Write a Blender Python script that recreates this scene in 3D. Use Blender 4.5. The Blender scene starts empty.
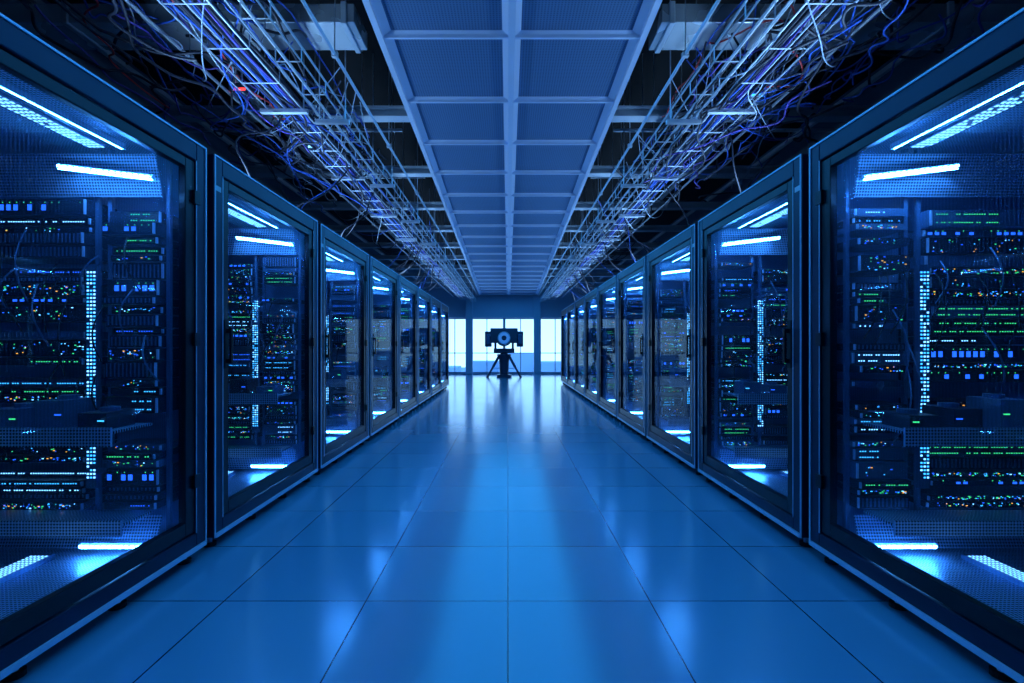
import bpy, math, random
from mathutils import Vector
random.seed(7)
S=bpy.context.scene
S.view_settings.view_transform='Standard'
COL=S.collection

# ---------------------------------------------------------------- materials
def newmat(n):
    m=bpy.data.materials.new(n); m.use_nodes=True
    nt=m.node_tree; return m,nt,nt.nodes.get('Principled BSDF')
def pbr(n,c,rough=.5,metal=0.,spec=.5,coat=0.,noise=0.0,nscale=8.):
    m,nt,b=newmat(n)
    b.inputs['Base Color'].default_value=(*c,1)
    b.inputs['Roughness'].default_value=rough
    b.inputs['Metallic'].default_value=metal
    b.inputs['Specular IOR Level'].default_value=spec
    b.inputs['Coat Weight'].default_value=coat
    if noise>0:
        tc=nt.nodes.new('ShaderNodeTexCoord'); nz=nt.nodes.new('ShaderNodeTexNoise')
        nz.inputs['Scale'].default_value=nscale
        nt.links.new(tc.outputs['Object'],nz.inputs['Vector'])
        mr=nt.nodes.new('ShaderNodeMapRange')
        mr.inputs['To Min'].default_value=max(0.02,rough-noise); mr.inputs['To Max'].default_value=rough+noise
        nt.links.new(nz.outputs['Fac'],mr.inputs['Value']); nt.links.new(mr.outputs['Result'],b.inputs['Roughness'])
    return m
def emit(n,c,s,sample=False):
    m,nt,b=newmat(n)
    b.inputs['Base Color'].default_value=(*[x*.2 for x in c],1)
    b.inputs['Emission Color'].default_value=(*c,1)
    b.inputs['Emission Strength'].default_value=s
    if not sample: m.cycles.emission_sampling='NONE'
    return m
def perforated(n,c_metal,c_hole,pitch,axes=(0,1),radius=.33,rough=.4,metal=.6):
    m,nt,b=newmat(n); N=nt.nodes.new; L=nt.links.new
    tc=N('ShaderNodeTexCoord'); sp=N('ShaderNodeSeparateXYZ'); L(tc.outputs['Object'],sp.inputs[0])
    outs=[]
    for a in axes:
        d=N('ShaderNodeMath'); d.operation='DIVIDE'; L(sp.outputs[a],d.inputs[0]); d.inputs[1].default_value=pitch
        f=N('ShaderNodeMath'); f.operation='FRACT'; L(d.outputs[0],f.inputs[0])
        s=N('ShaderNodeMath'); s.operation='SUBTRACT'; L(f.outputs[0],s.inputs[0]); s.inputs[1].default_value=.5
        p=N('ShaderNodeMath'); p.operation='POWER'; L(s.outputs[0],p.inputs[0]); p.inputs[1].default_value=2
        outs.append(p)
    ad=N('ShaderNodeMath'); ad.operation='ADD'; L(outs[0].outputs[0],ad.inputs[0]); L(outs[1].outputs[0],ad.inputs[1])
    lt=N('ShaderNodeMath'); lt.operation='LESS_THAN'; L(ad.outputs[0],lt.inputs[0]); lt.inputs[1].default_value=radius**2
    mx=N('ShaderNodeMix'); mx.data_type='RGBA'; L(lt.outputs[0],mx.inputs['Factor'])
    mx.inputs['A'].default_value=(*c_metal,1); mx.inputs['B'].default_value=(*c_hole,1)
    L(mx.outputs['Result'],b.inputs['Base Color'])
    b.inputs['Roughness'].default_value=rough; b.inputs['Metallic'].default_value=metal
    return m

M={}
M['frame']=pbr('cabinet_frame_navy',(.006,.017,.052),.34,.4,.5,noise=.06)
M['door']=pbr('door_black',(.004,.006,.013),.3,.3,.5,noise=.05)
M['trim']=pbr('aluminium_trim',(.60,.75,.95),.35,.25)
M['panel']=pbr('inner_panel',(.15,.29,.52),.4,.2,noise=.08)
M['server']=pbr('server_black',(.014,.024,.045),.4,.4,noise=.1,nscale=20)
M['server2']=pbr('server_steel',(.09,.17,.30),.38,.5)
M['rubber']=pbr('rubber',(.01,.01,.012),.7)
M['perf']=perforated('perforated_steel',(.45,.62,.85),(.004,.008,.015),.016,(0,1),.34)
M['perfv']=perforated('perforated_steel_front',(.45,.62,.85),(.004,.008,.015),.014,(0,2),.34)
M['strip']=emit('led_tube',(.06,.34,1.),200,True)
M['dotw']=emit('led_white_cyan',(.18,.55,1.),3.8)
M['cyan']=emit('led_cyan',(.04,.42,1.),2.6)
M['blue']=emit('led_blue',(.015,.12,1.),2.0)
M['green']=emit('led_green',(.05,.9,.28),1.3)
M['amber']=emit('led_amber',(1.,.40,.05),1.8)
M['red']=emit('led_red',(1.,.05,.05),2.5)
M['label']=pbr('label',(.6,.65,.7),.5)
# glass: clear sheet + angle dependent mirror part + fine vertical ribs, blue scatter imitating a reflected haze
def glassmat(name,ribs):
    m,nt,b=newmat(name); nt.nodes.remove(b); N=nt.nodes.new; L=nt.links.new
    out=nt.nodes['Material Output']; tr=N('ShaderNodeBsdfTransparent'); tr.inputs[0].default_value=(.86,.94,1,1)
    gl=N('ShaderNodeBsdfGlossy'); gl.inputs['Roughness'].default_value=.03; gl.inputs[0].default_value=(.7,.85,1,1)
    lw=N('ShaderNodeLayerWeight'); lw.inputs['Blend'].default_value=.5
    pw=N('ShaderNodeMath'); pw.operation='POWER'; L(lw.outputs['Facing'],pw.inputs[0]); pw.inputs[1].default_value=5
    ma=N('ShaderNodeMath'); ma.operation='MULTIPLY_ADD'; L(pw.outputs[0],ma.inputs[0]); ma.inputs[1].default_value=.20; ma.inputs[2].default_value=.035
    mx=N('ShaderNodeMixShader'); L(ma.outputs[0],mx.inputs[0]); L(gl.outputs[0],mx.inputs[2])
    if ribs:
        tc=N('ShaderNodeTexCoord'); wv=N('ShaderNodeTexWave'); wv.wave_type='BANDS'; wv.bands_direction='Y'; wv.inputs['Scale'].default_value=20
        L(tc.outputs['Object'],wv.inputs['Vector'])
        mr=N('ShaderNodeMapRange'); L(wv.outputs['Fac'],mr.inputs['Value']); mr.inputs['To Min'].default_value=.02; mr.inputs['To Max'].default_value=.18
        tl=N('ShaderNodeBsdfTranslucent'); tl.inputs[0].default_value=(.30,.50,.9,1)
        m2=N('ShaderNodeMixShader'); L(mr.outputs[0],m2.inputs[0]); L(tr.outputs[0],m2.inputs[1]); L(tl.outputs[0],m2.inputs[2]); L(m2.outputs[0],mx.inputs[1])
    else: L(tr.outputs[0],mx.inputs[1])
    L(mx.outputs[0],out.inputs[0]); return m
M['glass']=glassmat('door_glass',True); M['wglass']=glassmat('window_glass',False)

# ---------------------------------------------------------------- mesh builder
class MB:
    def __init__(s): s.v=[];s.f=[];s.mi=[];s.mats=[]
    def m(s,k):
        if k not in s.mats: s.mats.append(k)
        return s.mats.index(k)
    def box(s,x0,x1,y0,y1,z0,z1,k):
        if x0>x1:x0,x1=x1,x0
        n=len(s.v); s.v+=[(x0,y0,z0),(x1,y0,z0),(x1,y1,z0),(x0,y1,z0),(x0,y0,z1),(x1,y0,z1),(x1,y1,z1),(x0,y1,z1)]
        s.f+=[tuple(n+i for i in q) for q in((0,3,2,1),(4,5,6,7),(0,1,5,4),(1,2,6,5),(2,3,7,6),(3,0,4,7))]
        s.mi+=[s.m(k)]*6
    def quad(s,p,k):
        n=len(s.v); s.v+=p; s.f.append((n,n+1,n+2,n+3)); s.mi.append(s.m(k))
    def rod(s,a,b,r,k,seg=6,r2=None,cap=True):
        a=Vector(a);b=Vector(b);d=(b-a).normalized(); r2=r if r2 is None else r2
        up=Vector((0,0,1)) if abs(d.z)<.9 else Vector((1,0,0))
        u=d.cross(up).normalized(); w=d.cross(u); n=len(s.v)
        for p,rr in((a,r),(b,r2)):
            for i in range(seg):
                t=2*math.pi*i/seg; s.v.append(tuple(p+(u*math.cos(t)+w*math.sin(t))*rr))
        for i in range(seg):
            j=(i+1)%seg; s.f.append((n+i,n+j,n+seg+j,n+seg+i)); s.mi.append(s.m(k))
        if cap:
            s.f.append(tuple(n+i for i in range(seg))[::-1]); s.f.append(tuple(n+seg+i for i in range(seg))); s.mi+=[s.m(k)]*2
    def mesh(s,name):
        me=bpy.data.meshes.new(name); me.from_pydata(s.v,[],s.f); me.update()
        for k in s.mats: me.materials.append(M[k])
        me.polygons.foreach_set('material_index',s.mi); return me
    def obj(s,name,parent=None,bevel=0,smooth=False):
        o=bpy.data.objects.new(name,s.mesh(name)); COL.objects.link(o)
        if parent: o.parent=parent
        if bevel:
            bv=o.modifiers.new('bevel','BEVEL'); bv.width=bevel; bv.segments=2; bv.limit_method='ANGLE'
        if smooth: o.data.shade_smooth()
        return o

# ---------------------------------------------------------------- server cabinets
FX=1.65; CL=1.58; CD=1.25; Z0=.07; Z1=2.23; MOD=1.66; Y0=2.92
def cab_meshes(seed,sg):
    R=random.Random(seed)
    X=lambda u: sg*(FX+u)
    r={}
    # outer frame
    b=MB(); B=lambda u0,u1,y0,y1,z0,z1,k:b.box(X(u0),X(u1),y0,y1,z0,z1,k)
    st=.085
    B(0,.08,0,st,Z0,Z1,'frame'); B(0,.08,CL-st,CL,Z0,Z1,'frame')
    B(0,.08,st,CL-st,Z1-.10,Z1,'frame'); B(0,.08,st,CL-st,Z0,Z0+.09,'frame')
    B(.08,CD,0,.025,Z0,Z1,'frame'); B(.08,CD,CL-.025,CL,Z0,Z1,'frame')
    B(CD-.02,CD,.025,CL-.025,Z0,Z1,'frame')
    B(.08,CD-.02,.025,CL-.025,Z1-.03,Z1,'frame'); B(.08,CD-.02,.025,CL-.025,Z0,Z0+.03,'frame')
    # corner posts at the rear
    B(CD,CD+.03,0,.06,Z0,Z1,'frame'); B(CD,CD+.03,CL-.06,CL,Z0,Z1,'frame')
    r['frame']=(b,.006)
    b=MB()
    t=.009
    for y in(0,CL-t): b.box(X(-.006),X(.0),y,y+t,Z0,Z1,'trim')
    b.box(X(-.006),X(0),t,CL-t,Z1-t,Z1,'trim'); b.box(X(-.012),X(.0),t,CL-t,Z0,Z0+.022,'trim')
    for y in(st,CL-st-.005): b.box(X(-.003),X(.0),y,y+.005,Z0+.09,Z1-.10,'trim')
    r['edge_trim']=(b,0)
    # door frame
    b=MB(); dw=.075; a0=st+.006; a1=CL-st-.006; c0=Z0+.096; c1=Z1-.106
    B=lambda u0,u1,y0,y1,z0,z1,k:b.box(X(u0),X(u1),y0,y1,z0,z1,k)
    B(.008,.045,a0,a0+dw,c0,c1,'door'); B(.008,.045,a1-dw,a1,c0,c1,'door')
    B(.008,.045,a0+dw,a1-dw,c1-.05,c1,'door'); B(.008,.045,a0+dw,a1-dw,c0,c0+.07,'door')
    r['door_frame']=(b,.004)
    # handle (near side) with lock plate, hinges far side
    b=MB(); B=lambda u0,u1,y0,y1,z0,z1,k:b.box(X(u0),X(u1),y0,y1,z0,z1,k)
    B(-.004,.01,a0+.018,a0+.058,1.02,1.30,'rubber')
    B(-.035,-.022,a0+.026,a0+.048,1.05,1.25,'door'); B(-.024,.0,a0+.028,a0+.046,1.05,1.075,'door'); B(-.024,.0,a0+.028,a0+.046,1.225,1.25,'door')
    for z in(.4,1.15,1.9): B(-.008,.012,a1-.02,a1+.03,z,z+.07,'door')
    B(-.002,.0,.015,.07,2.03,2.06,'label')
    r['door_handle']=(b,.003)
    b=MB(); b.quad([(X(.027),a0+dw,c0+.07),(X(.027),a1-dw,c0+.07),(X(.027),a1-dw,c1-.05),(X(.027),a0+dw,c1-.05)],'glass'); r['door_glass']=(b,0)
    # feet
    b=MB()
    for y in(.08,.55,1.03,CL-.08):
        for u in(.07,CD-.08):
            b.rod((X(u),y,0),(X(u),y,.02),.035,'rubber',12); b.rod((X(u),y,.02),(X(u),y,Z0),.014,'trim',8)
    b.box(X(.10),X(CD-.1),.1,CL-.1,.045,Z0,'rubber')
    r['feet']=(b,0)
    # ---------------- interior
    b=MB(); q=MB()
    B=lambda u0,u1,y0,y1,z0,z1,k:b.box(X(u0),X(u1),y0,y1,z0,z1,k)
    yb=CL-.03
    YS=CL-.20     # front plane of the equipment stacks
    B(.085,CD-.03,yb-.012,yb,Z0+.04,Z1-.04,'panel')
    B(CD-.04,CD-.025,.04,yb-.02,Z0+.04,Z1-.04,'panel')
    B(.09,CD-.05,.04,yb-.02,Z0+.045,Z0+.06,'perf')      # perforated floor
    B(.09,CD-.05,.04,yb-.02,Z1-.065,Z1-.05,'perf')      # perforated roof plate
    for u in(.06,.355,.42,1.02): B(u+.005,u+.025,YS,YS+.02,Z0+.06,Z1-.08,'server2')
    def led(u,z,y,w,h,k):   # faces -Y
        q.quad([(X(u),y,z),(X(u+w),y,z),(X(u+w),y,z+h),(X(u),y,z+h)],k)
    def ledx(y,z,u,w,h,k):  # faces the aisle
        q.quad([(X(u),y,z),(X(u),y+w,z),(X(u),y+w,z+h),(X(u),y,z+h)],k)
    def face(u0,u1,z,h,yf):
        p=R.random(); W=u1-u0
        if p<.30:
            k=R.choice(['cyan','cyan','blue','green','green','dotw']); rows=1 if h<.05 else 2
            ue=u0+.02+(u1-u0-.04)*R.choice([1,1,.6,.45])
            for rr in range(rows):
                u=u0+.02
                while u<ue:
                    if R.random()<.8: led(u,z+h*(rr+.5)/rows-.003,yf,.007,.005,k)
                    u+=.0125
        elif p<.44:
            n=int(W/.035)
            for i in range(n):
                if R.random()<.5: led(u0+.012+i*.035,z+h*.3,yf,.022,h*.35,'blue')
                if R.random()<.5: led(u0+.015+i*.035,z+h*.75,yf,.005,.005,'green')
        elif p<.80:
            for i in range(int(W*R.choice([30,60,100]))):
                led(u0+.01+R.random()*(W-.03),z+.006+R.random()*(h-.014),yf,R.choice([.004,.006,.010]),.004,R.choices(['cyan','blue','green','amber','dotw'],[4,5,5,2.4,1.6])[0])
        else:
            for i in range(int(W/.02)):
                b.box(X(u0+.01+i*.02),X(u0+.016+i*.02),yf-.004,yf,z+.008,z+h-.008,'server2')
    for(u0,u1) in((.09,.35),(.445,1.015)):
        z=.34
        while z<1.82:
            h=R.choice([.036,.036,.044,.044,.066,.088]); 
            if R.random()<.82:
                yf=YS-.005-R.random()*.07
                B(u0,u1,yf,CL-.05,z,z+h-.006,R.choice(['server','server','server','server2']))
                b.box(X(u0),X(u0+.008),yf-.010,yf-.0,z+.004,z+h-.01,'trim')
                face(u0+.014,u1,z,h-.006,yf-.0015)
            z+=h
    # back stack facing the aisle
    for(y0,y1) in((.10,.56),(.60,1.06)):
        z=.2
        while z<1.85:
            h=R.choice([.044,.088,.11])
            uf=.86+R.random()*.03
            B(uf,CD-.05,y0,y1,z,z+h-.006,'server')
            for i in range(int(R.random()*26)):
                ledx(y0+.02+R.random()*(y1-y0-.05),z+.006+R.random()*(h-.02),uf-.0015,R.choice([.006,.016]),.006,R.choices(['cyan','blue','green'],[4,4,2])[0])
            z+=h
    # shelves with perforated front and devices
    zs=.76
    B(.10,1.0,YS-.34,YS-.08,zs,zs+.012,'perf'); B(.10,1.0,YS-.35,YS-.34,zs-.055,zs+.03,'perfv')
    B(.10,1.0,YS-.28,YS-.08,.33,.342,'perf'); B(.10,1.0,YS-.29,YS-.28,.29,.36,'perfv')
    for i in range(4):
        u=.14+i*.2+R.random()*.04; hh=.05+R.random()*.09
        B(u,u+.13,YS-.30,YS-.12,zs+.012,zs+.012+hh,R.choice(['server','server2']))
        b.rod((X(u+.06),YS-.2,zs+.012+hh),(X(u+.06),YS-.2,zs+.03+hh),.04,'server2',14)
        led(u+.01,zs+.012+hh*.5,YS-.3015,.03,.006,R.choice(['cyan','green','blue']))
    # patch cords
    for i in range(16):
        u=.12+R.random()*.8; z=.95+R.random()*.8; p=None; du=R.uniform(-.1,.1); dz=R.uniform(.15,.45)
        for k in range(9):
            t=k/8; c=(X(u+du*t),YS-.09-.06*math.sin(math.pi*t),z-dz*t)
            if p: b.rod(p,c,.004,'server2' if i%3==0 else 'rubber',5,cap=False)
            p=c
    def tube(a,bb,n=26):  # LED lamp: housing with a row of luminous cells and a downward slot
        a=Vector(a); bb=Vector(bb); d=(bb-a)/n
        f=Vector((0,-.004,0))
        b.rod(tuple(a+Vector((0,.018,.008))),tuple(bb+Vector((0,.018,.008))),.014,'trim',8)
        for i in range(n):
            p=a+d*(i+.25)+f+Vector((0,0,.001)); e=d*.5; hh=Vector((0,.0,.008))
            q.quad([tuple(p),tuple(p+e),tuple(p+e+hh),tuple(p+hh)],'strip')
        p=a+Vector((0,.006,-.008)); e=bb-a; w=Vector((0,.010,0)); q.quad([tuple(p),tuple(p+e),tuple(p+e+w),tuple(p+w)],'strip')
    tube((X(.08),YS-.12,1.965),(X(.54),YS-.12,2.02),16)
    tube((X(.10),YS-.16,.19),(X(.40),YS-.16,.19),11)
    # sloping perforated plates added to catch glow behind the top and bottom lamps
    for(za,zb_) in((1.90,2.10),(.30,.15)):
        b.quad([(X(.09),YS-.02,za),(X(.95),YS-.02,za),(X(.95),YS-.07,zb_),(X(.09),YS-.07,zb_)],'perfv')
    # long top bar made of LED dots
    B(.27,.36,.15,YS-.15,2.10,2.115,'server2')
    y=.17
    while y<YS-.17:
        for i in range(4):
            if R.random()<.93: q.quad([(X(.275+i*.02),y,2.098),(X(.288+i*.02),y,2.098),(X(.288+i*.02),y+.016,2.098),(X(.275+i*.02),y+.016,2.098)],'dotw')
        y+=.028
    B(.18,.20,.15,YS-.15,2.09,2.115,'trim'); q.quad([(X(.1885),.16,2.088),(X(.1915),.16,2.088),(X(.1915),YS-.16,2.088),(X(.1885),YS-.16,2.088)],'strip')
    # floor bar
    B(.52,.62,.15,YS-.15,Z0+.06,Z0+.085,'server2')
    y=.17
    while y<YS-.17:
        for i in range(5): q.quad([(X(.525+i*.018),y,Z0+.087),(X(.536+i*.018),y,Z0+.087),(X(.536+i*.018),y+.011,Z0+.087),(X(.525+i*.018),y+.011,Z0+.087)],'dotw')
        y+=.02
    # vertical LED column
    B(.372,.424,YS-.085,YS-.06,.45,1.55,'server2')
    z=.5
    while z<1.52:
        for i in range(3):
            if R.random()<.85: led(.376+i*.016,z,YS-.0865,.010,.008,R.choice(['dotw','cyan']))
        z+=.018
    r['equipment']=(b,0); r['status_lights']=(q,0)
    return {k:(bb.mesh('cabinet_'+k),bv) for k,(bb,bv) in r.items()}
variants={sg:[cab_meshes(11*i+(5 if sg>0 else 0)+3,sg) for i in range(4)] for sg in(-1,1)}
def add_cab(sg,i):
    e=bpy.data.objects.new('server_cabinet',None); COL.objects.link(e); e.location=(0,Y0+MOD*i,0); e.empty_display_size=.2
    for k,(me,bv) in variants[sg][(i+3)%4].items():
        o=bpy.data.objects.new(k,me); COL.objects.link(o); o.parent=e
        if bv:
            m=o.modifiers.new('bevel','BEVEL'); m.width=bv; m.segments=2; m.limit_method='ANGLE'
for sg,n in((-1,7),(1,8)):
    for i in range(-2,n): add_cab(sg,i)

# ---------------------------------------------------------------- room
RW=4.2; YF=21.; YN=-3.; ZC=4.3
# floor material
m,nt,b=newmat('raised_floor_tiles'); N=nt.nodes.new; L=nt.links.new
tc=N('ShaderNodeTexCoord'); sp=N('ShaderNodeSeparateXYZ'); L(tc.outputs['Object'],sp.inputs[0])
T=.64
def mth(op,a,bv=None):
    n=N('ShaderNodeMath'); n.operation=op
    if isinstance(a,(int,float)): n.inputs[0].default_value=a
    else: L(a,n.inputs[0])
    if bv is not None:
        if isinstance(bv,(int,float)): n.inputs[1].default_value=bv
        else: L(bv,n.inputs[1])
    return n.outputs[0]
def seam(o,off):
    d=mth('DIVIDE',mth('ADD',o,off),T); f=mth('FRACT',d); a=mth('ABSOLUTE',mth('SUBTRACT',f,.5))
    return mth('GREATER_THAN',a,.5-.0035/T), mth('FLOOR',d)
sx,fx=seam(sp.outputs[0],64.); sy,fy=seam(sp.outputs[1],64.-.425)
sm=mth('MAXIMUM',sx,sy)
cb=N('ShaderNodeCombineXYZ'); L(fx,cb.inputs[0]); L(fy,cb.inputs[1])
wn=N('ShaderNodeTexWhiteNoise'); L(cb.outputs[0],wn.inputs['Vector'])
ramp=N('ShaderNodeMix'); ramp.data_type='RGBA'; L(wn.outputs['Value'],ramp.inputs['Factor'])
ramp.inputs['A'].default_value=(.12,.38,.56,1); ramp.inputs['B'].default_value=(.15,.44,.62,1)
mx=N('ShaderNodeMix'); mx.data_type='RGBA'; L(sm,mx.inputs['Factor']); L(ramp.outputs['Result'],mx.inputs['A']); mx.inputs['B'].default_value=(.01,.03,.06,1)
L(mx.outputs['Result'],b.inputs['Base Color'])
nz=N('ShaderNodeTexNoise'); nz.inputs['Scale'].default_value=1.6; nz.inputs['Detail'].default_value=5; L(tc.outputs['Object'],nz.inputs['Vector'])
mr=N('ShaderNodeMapRange'); mr.inputs['To Min'].default_value=.12; mr.inputs['To Max'].default_value=.22; L(nz.outputs['Fac'],mr.inputs['Value']); L(mr.outputs['Result'],b.inputs['Roughness'])
b.inputs['Specular IOR Level'].default_value=1.0
b.inputs['Coat Weight'].default_value=.5; b.inputs['Coat Roughness'].default_value=.19
bp=N('ShaderNodeBump'); bp.inputs['Strength'].default_value=.3; bp.inputs['Distance'].default_value=.003; bp.invert=True; L(sm,bp.inputs['Height']); L(bp.outputs[0],b.inputs['Normal'])
M['floor']=m
M['wall']=pbr('wall_paint',(.10,.16,.24),.6,noise=.05)
M['header']=pbr('wall_header',(.42,.54,.68),.5)
M['deck']=pbr('ceiling_deck_black',(.003,.004,.006),.9)
M['steel']=pbr('galvanised_steel',(.55,.65,.75),.33,.7,noise=.1)
M['duct']=pbr('duct_sheet_metal',(.65,.75,.82),.28,.6,noise=.12,nscale=3)
M['beam']=pbr('beam_grey',(.52,.62,.70),.45,.3,noise=.08)
M['cpanel']=perforated('ceiling_panel_perforated',(.11,.22,.38),(.06,.12,.22),.02,(0,1),.3,.5,.3)
M['crail']=pbr('ceiling_rail',(.60,.74,.92),.4,.1)
M['wframe']=pbr('window_frame',(.25,.34,.45),.4,.5)

f=MB(); f.box(-RW,RW,YN,YF+.3,-.1,0,'floor'); f.obj('floor')
c=MB(); c.box(-RW,RW,YN,YF+.3,ZC,ZC+.1,'deck'); c.obj('ceiling')
for n,x0,x1 in(('wall_left',-RW-.1,-RW),('wall_right',RW,RW+.1)):
    w=MB(); w.box(x0,x1,YN,YF+.3,-.1,ZC+.1,'wall'); w.obj(n)
w=MB(); w.box(-RW,RW,YN-.1,YN,-.1,ZC+.1,'wall'); w.obj('wall_back')
w=MB(); w.box(-RW,RW,YF,YF+.25,2.30,ZC,'header')
for x in(-1.55,1.18): w.box(x-.14,x+.14,YF-.25,YF+.0,0,3.15,'header')
w.box(-RW,RW,YF,YF+.2,0,.05,'wframe')
w.obj('wall_far',bevel=.01)
# windows (frame + glass)
edges=[-RW,-2.75,-1.55,0-.15,1.18,2.65,RW]
for i in range(6):
    a,bb=edges[i],edges[i+1]; g=MB()
    for x in(a,bb-.05): g.box(x,x+.05,YF+.06,YF+.12,.05,2.30,'wframe')
    for z in(.05,.85,2.24): g.box(a+.05,bb-.05,YF+.06,YF+.12,z,z+(.05 if z!=.85 else .03),'wframe')
    mid=(a+bb)/2; g.box(mid-.015,mid+.015,YF+.07,YF+.11,.1,2.24,'wframe')
    g.quad([(a+.05,YF+.09,.1),(bb-.05,YF+.09,.1),(bb-.05,YF+.09,2.24),(a+.05,YF+.09,2.24)],'wglass')
    g.obj('window_%d'%(i+1))

# ---- central ceiling raft
def hw(y): return .85+.3*(y-3)/18
cp=MB(); PL=.91; z=3.2; y=.72-PL*3
rows=[]
while y<YF-.1: rows.append(y); y+=PL
cx=.025
for i in range(len(rows)-1):
    y0,y1=rows[i],rows[i+1]
    for sgn in(-1,1):
        def P(u,yy,zz): # u 0..1 across half
            return (cx+sgn*(.03+u*(hw(yy)-.06)),yy,zz)
        ya,yb=y0+.025,y1-.025
        q=[P(.04,ya,z+.03),P(.96,ya,z+.03),P(.96,yb,z+.03),P(.04,yb,z+.03)]
        cp.quad(q if sgn<0 else q[::-1],'cpanel')
        # bevelled lip
        o=[P(-.02,y0,z),P(1.03,y0,z),P(1.03,y1,z),P(-.02,y1,z)]
        for k in range(4):
            cp.quad([o[k],o[(k+1)%4],q[(k+1)%4],q[k]],'crail')
    h=hw(y0); cp.box(cx-h,cx+h,y0-.010,y0+.010,z-.010,z+.02,'crail')
cp.box(cx-.022,cx+.022,rows[0],rows[-1],z-.02,z+.04,'crail')
for sgn in(-1,1):
    a,bq=rows[0],rows[-1]
    for(o0,o1,zz0,zz1) in((-.01,.03,-.025,.10),):
        v=len(cp.v)
        for yy in(a,bq):
            for o,zz in((o0,zz0),(o1,zz0),(o1,zz1),(o0,zz1)): cp.v.append((cx+sgn*(hw(yy)+o),yy,z+zz))
        for k in range(4): cp.f.append((v+k,v+(k+1)%4,v+4+(k+1)%4,v+4+k)); cp.mi.append(cp.m('crail'))
for y in range(2,21,3):
    for x in(-.6,.6): cp.rod((x,y,z+.04),(x,y,ZC),.008,'steel')
cp.obj('ceiling_panel_raft')
# ---- transverse beams
def xbeam(y,z0,h,w,k='beam'):
    g=MB(); g.box(-RW,RW,y,y+w,z0,z0+.02,k); g.box(-RW,RW,y,y+w,z0+h-.02,z0+h,k); g.box(-RW,RW,y+w*.4,y+w*.6,z0+.02,z0+h-.02,k)
    g.obj('ceiling_beam')
for y in(4.95,6.6,8.25,9.85,11.5,13.1,14.7,16.3,17.9,19.5): xbeam(y,3.34,.10,.14)
for y in(1.0,3.55):
    for s in(-1,1):
        g=MB(); g.box(s*1.05,s*(RW-.06),y,y+.34,3.36,3.49,'duct')
        x=1.1
        while x<RW-.2: g.box(s*x,s*(x+.04),y-.015,y+.355,3.345,3.50,'beam'); x+=.95
        g.obj('air_duct',bevel=.006)
# longitudinal secondary rails with small cross channels
g=MB()
for x in(-3.3,-2.5,2.5,3.3): g.box(x-.02,x+.02,YN,YF,3.54,3.58,'beam')
y=2.6
while y<YF: 
    g.box(-RW,-1.2,y,y+.03,3.58,3.61,'beam'); g.box(1.2,RW,y,y+.03,3.58,3.61,'beam'); y+=1.64
g.obj('ceiling_support_grid')
# ---- wire cable trays
def tray(xc,w,zb,hh,name='cable_tray'):
    g=MB(); y0,y1=-1.,20.6
    for x in(xc-w/2,xc+w/2):
        g.rod((x,y0,zb),(x,y1,zb),.006,'steel')
        g.rod((x,y0,zb+hh),(x,y1,zb+hh),.008,'steel')
    g.rod((xc,y0,zb),(xc,y1,zb),.005,'steel')
    y=y0
    while y<y1:
        g.rod((xc-w/2,y,zb),(xc+w/2,y,zb),.004,'steel')
        for x in(xc-w/2,xc+w/2): g.rod((x,y,zb),(x,y,zb+hh),.004,'steel')
        y+=.42
    y=.8
    while y<y1:
        for x in(xc-w/2-.02,xc+w/2+.02): g.rod((x,y,zb-.02),(x,y,ZC),.005,'steel')
        g.box(xc-w/2-.05,xc+w/2+.05,y-.02,y+.02,zb-.04,zb-.012,'steel'); y+=1.6
    g.obj(name)
tray(-1.35,.16,2.90,.09); tray(-1.72,.26,2.98,.10)
tray(1.35,.16,2.90,.09); tray(1.72,.26,2.98,.10)
# conduits
for x,z in((-1.17,3.12),(1.20,3.12),(-2.15,3.1),(2.15,3.1)):
    g=MB(); g.rod((x,-1,z),(x,20.5,z),.012,'steel',8)
    y=.3
    while y<20: g.box(x-.02,x+.02,y,y+.03,z-.018,z+.018,'beam'); g.rod((x,y+.015,z),(x,y+.015,ZC),.004,'steel'); y+=1.6
    g.obj('conduit_run')

# ---- cables
M['c_blue']=pbr('cable_blue',(.02,.10,.50),.45); M['c_dark']=pbr('cable_dark',(.01,.014,.03),.5); M['c_white']=pbr('cable_white',(.5,.6,.7),.4)
M['c_purple']=pbr('cable_purple',(.09,.06,.38),.45); M['c_red']=pbr('cable_red',(.7,.06,.06),.4); M['c_grey']=pbr('cable_grey',(.28,.38,.52),.5)
def cables(name,gen,mats):
    par=bpy.data.objects.new(name,None); COL.objects.link(par)
    for k,n,r in mats:
        cu=bpy.data.curves.new(name+'_'+k,'CURVE'); cu.dimensions='3D'; cu.bevel_depth=r; cu.bevel_resolution=1; cu.resolution_u=5
        for _ in range(n):
            pts=gen(); sp=cu.splines.new('NURBS'); sp.points.add(len(pts)-1); sp.order_u=3; sp.use_endpoint_u=True
            for i,p in enumerate(pts): sp.points[i].co=(*p,1)
        cu.materials.append(M[k]); o=bpy.data.objects.new('strand_'+k[2:],cu); COL.objects.link(o); o.parent=par
rd=random.uniform
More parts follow.
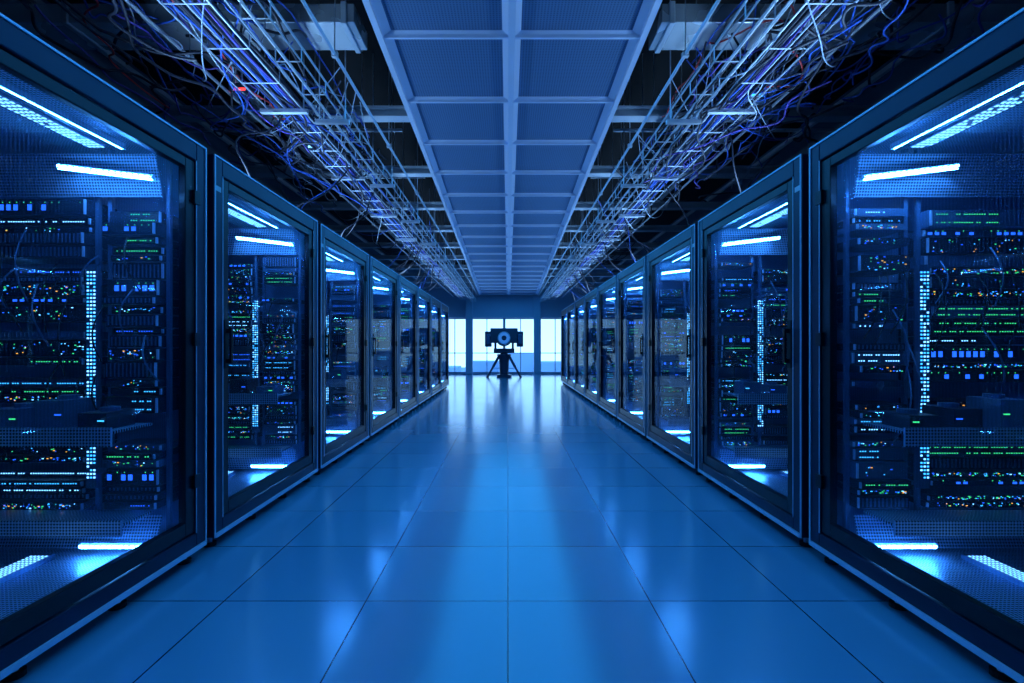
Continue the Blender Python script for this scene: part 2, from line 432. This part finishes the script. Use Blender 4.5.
for sg in(-1,1):
    def longrun():
        x=sg*rd(1.61,1.83); z0=3.0; y=-1; pts=[]
        while y<20:
            pts.append((x+rd(-.03,.03),y,z0+rd(0,.06))); y+=rd(.5,.9)
        return pts
    cables('tray_cable_bundle',longrun,[('c_blue',8,.008),('c_dark',10,.010),('c_purple',2,.008),('c_grey',1,.008)])
    def tangle():
        x=sg*rd(1.5,2.6); y=rd(1.4,5.2); z=rd(2.95,3.28); pts=[]
        dx=rd(-.08,.08);dy=rd(.08,.32)
        for i in range(11):
            pts.append((x,y,z)); x+=dx+rd(-.14,.14); y+=dy*rd(-.1,1.5)+rd(-.04,.04); z+=rd(-.09,.09)
            z=min(max(z,2.88),3.33); x=sg*min(max(abs(x),1.42),2.9)
        return pts
    cables('loose_cable_tangle',tangle,[('c_blue',30,.006),('c_dark',36,.009),('c_purple',8,.006),('c_red',2,.006),('c_white',3,.004),('c_grey',14,.004)])
    def arc():   # slack cables hanging between tray and outer conduit
        y0=rd(1.2,12); x0=sg*rd(1.25,1.8); x1=sg*rd(1.3,2.9); y1=y0+rd(.6,2.4); dp=rd(.08,.42); pts=[]
        for i in range(8):
            t=i/7; pts.append((x0+(x1-x0)*t+rd(-.03,.03),y0+(y1-y0)*t,3.26-dp*4*t*(1-t)))
        return pts
    cables('slack_cable',arc,[('c_dark',18,.008),('c_grey',20,.004),('c_blue',10,.005),('c_white',3,.004)])
    def drop():
        y=rd(4.,15); x=sg*rd(1.6,1.85)
        return [(x,y,3.03),(x+sg*.05,y+rd(-.1,.1),2.9),(x+sg*rd(.0,.3),y+rd(-.4,.4),rd(2.6,2.75)),(sg*rd(1.9,2.3),y+rd(-.5,.5),2.45),(sg*rd(2.,2.5),y+rd(-.4,.4),2.235)]
    cables('cabinet_feed_cable',drop,[('c_blue',4,.006),('c_dark',14,.008)])
# small junction boxes with indicator lights in the void
for x,y,k in((-1.95,2.9,'green'),(-2.15,4.2,'red'),(2.0,3.0,'red'),(2.05,4.3,'cyan'),(-2.0,5.4,'dotw')):
    g=MB(); g.box(x-.08,x+.08,y-.05,y+.05,3.17,3.25,'server2'); g.box(x-.055,x+.055,y-.053,y-.05,3.19,3.21,k)
    g.rod((x,y,3.25),(x,y,ZC),.008,'steel'); g.obj('junction_box')

# ---------------------------------------------------------------- telescope on tripod
M['inst']=pbr('instrument_navy',(.05,.08,.13),.35,.3); M['ring']=pbr('lens_ring',(.5,.62,.8),.4,.2)
M['lens']=emit('lens_painted_glow',(.05,.30,1.),.55)  # plain lens given a mild blue glow so it shows when backlit
tp=bpy.data.objects.new('telescope_on_tripod',None); COL.objects.link(tp); tp.location=(-.14,19.2,0)
g=MB()
g.rod((0,-.42,1.44),(0,.45,1.44),.28,'inst',32); g.rod((0,-.47,1.44),(0,-.42,1.44),.30,'inst',32)
g.rod((0,-.474,1.44),(0,-.47,1.44),.23,'ring',32); g.rod((0,-.478,1.44),(0,-.474,1.44),.20,'lens',32); g.rod((0,-.50,1.44),(0,-.47,1.44),.09,'inst',20)
g.obj('barrel',tp)
g=MB()
g.box(-.50,.50,-.3,.40,1.26,1.80,'inst')
for s in(-1,1):
    g.box(s*.46,s*.70,-.28,.3,1.12,1.68,'inst'); g.box(s*.50,s*.66,-.33,-.28,1.22,1.58,'server2')
    g.box(s*.28,s*.36,-.14,.14,.98,1.32,'inst')
g.box(-.38,.38,-.18,.18,.90,1.06,'inst')
g.obj('yoke_and_side_pods',tp,bevel=.03)
g=MB()
g.rod((0,0,.98),(0,0,.82),.14,'inst',20); g.rod((0,0,.85),(0,0,.78),.26,'inst',20); g.rod((0,0,.8),(0,0,.10),.20,'inst',20,r2=.16); g.rod((0,0,.10),(0,0,0),.28,'inst',20)
for a in(195,345,90):
    t=math.radians(a); d=Vector((math.cos(t),math.sin(t),0)); 
    g.rod(tuple(d*.16+Vector((0,0,.84))),tuple(d*.42+Vector((0,0,.38))),.05,'inst',10); g.rod(tuple(d*.41+Vector((0,0,.40))),tuple(d*.62+Vector((0,0,.03))),.038,'inst',10)
    p=d*.63; g.rod((p.x,p.y,0),(p.x,p.y,.035),.05,'rubber',12); g.rod((0,0,.35),tuple(d*.44+Vector((0,0,.32))),.014,'steel',8)
g.obj('tripod_legs',tp)

# ---------------------------------------------------------------- outside
M['ground']=pbr('outside_paving',(.30,.38,.45),.8); M['bld']=pbr('outside_buildings',(.35,.48,.62),.8)  # bluish distance haze put into the building colour
g=MB(); g.box(-150,150,YF+.5,320,-12.1,-12,'ground'); g.obj('ground_outside')
g=MB(); R=random.Random(4); x=-70
while x<70:
    w=R.uniform(4,9); yy=R.uniform(110,150); hgt=R.uniform(-7,0); g.box(x,x+w,yy,yy+10,-12,hgt,'bld')
    x+=w+R.uniform(0,2)
g.obj('city_skyline')
w=bpy.data.worlds.new('sky'); S.world=w; w.use_nodes=True; nt=w.node_tree; bg=nt.nodes['Background']
tc=nt.nodes.new('ShaderNodeTexCoord'); sp=nt.nodes.new('ShaderNodeSeparateXYZ'); cr=nt.nodes.new('ShaderNodeValToRGB')
nt.links.new(tc.outputs['Generated'],sp.inputs[0]); nt.links.new(sp.outputs[2],cr.inputs[0]); nt.links.new(cr.outputs[0],bg.inputs[0])
cr.color_ramp.elements[0].color=(.32,.56,.78,1); cr.color_ramp.elements[1].color=(.12,.40,1.,1); cr.color_ramp.elements[1].position=.4
bg.inputs[1].default_value=3.0

# ---------------------------------------------------------------- lights
def area(name,loc,rot,sx,sy,p,c,spread=180):
    l=bpy.data.lights.new(name,'AREA'); l.shape='RECTANGLE'; l.size=sx; l.size_y=sy; l.energy=p; l.color=c; l.spread=math.radians(spread)
    o=bpy.data.objects.new(name,l); COL.objects.link(o); o.location=loc; o.rotation_euler=rot; return o
area('added_floor_fill',(.025,10.,3.14),(0,0,0),2.2,20,180,(.02,.37,1.))  # added soft fill for the floor; the raft itself gives no light
for sg in(-1,1):
    area('added_raft_fill',(sg*2.0,9.,2.4),(math.pi,-sg*math.radians(32),0),.2,20,165,(.30,.58,1.),115)  # added fill aimed up to brighten the raft, not a fixture

# ---------------------------------------------------------------- camera
cd=bpy.data.cameras.new('camera'); co=bpy.data.objects.new('camera',cd); COL.objects.link(co)
co.location=(0,0,1.15); co.rotation_euler=(math.pi/2,0,0); cd.sensor_width=36; cd.lens=36*520/1024; cd.shift_x=.004; cd.shift_y=.0044; cd.clip_end=600
S.camera=co
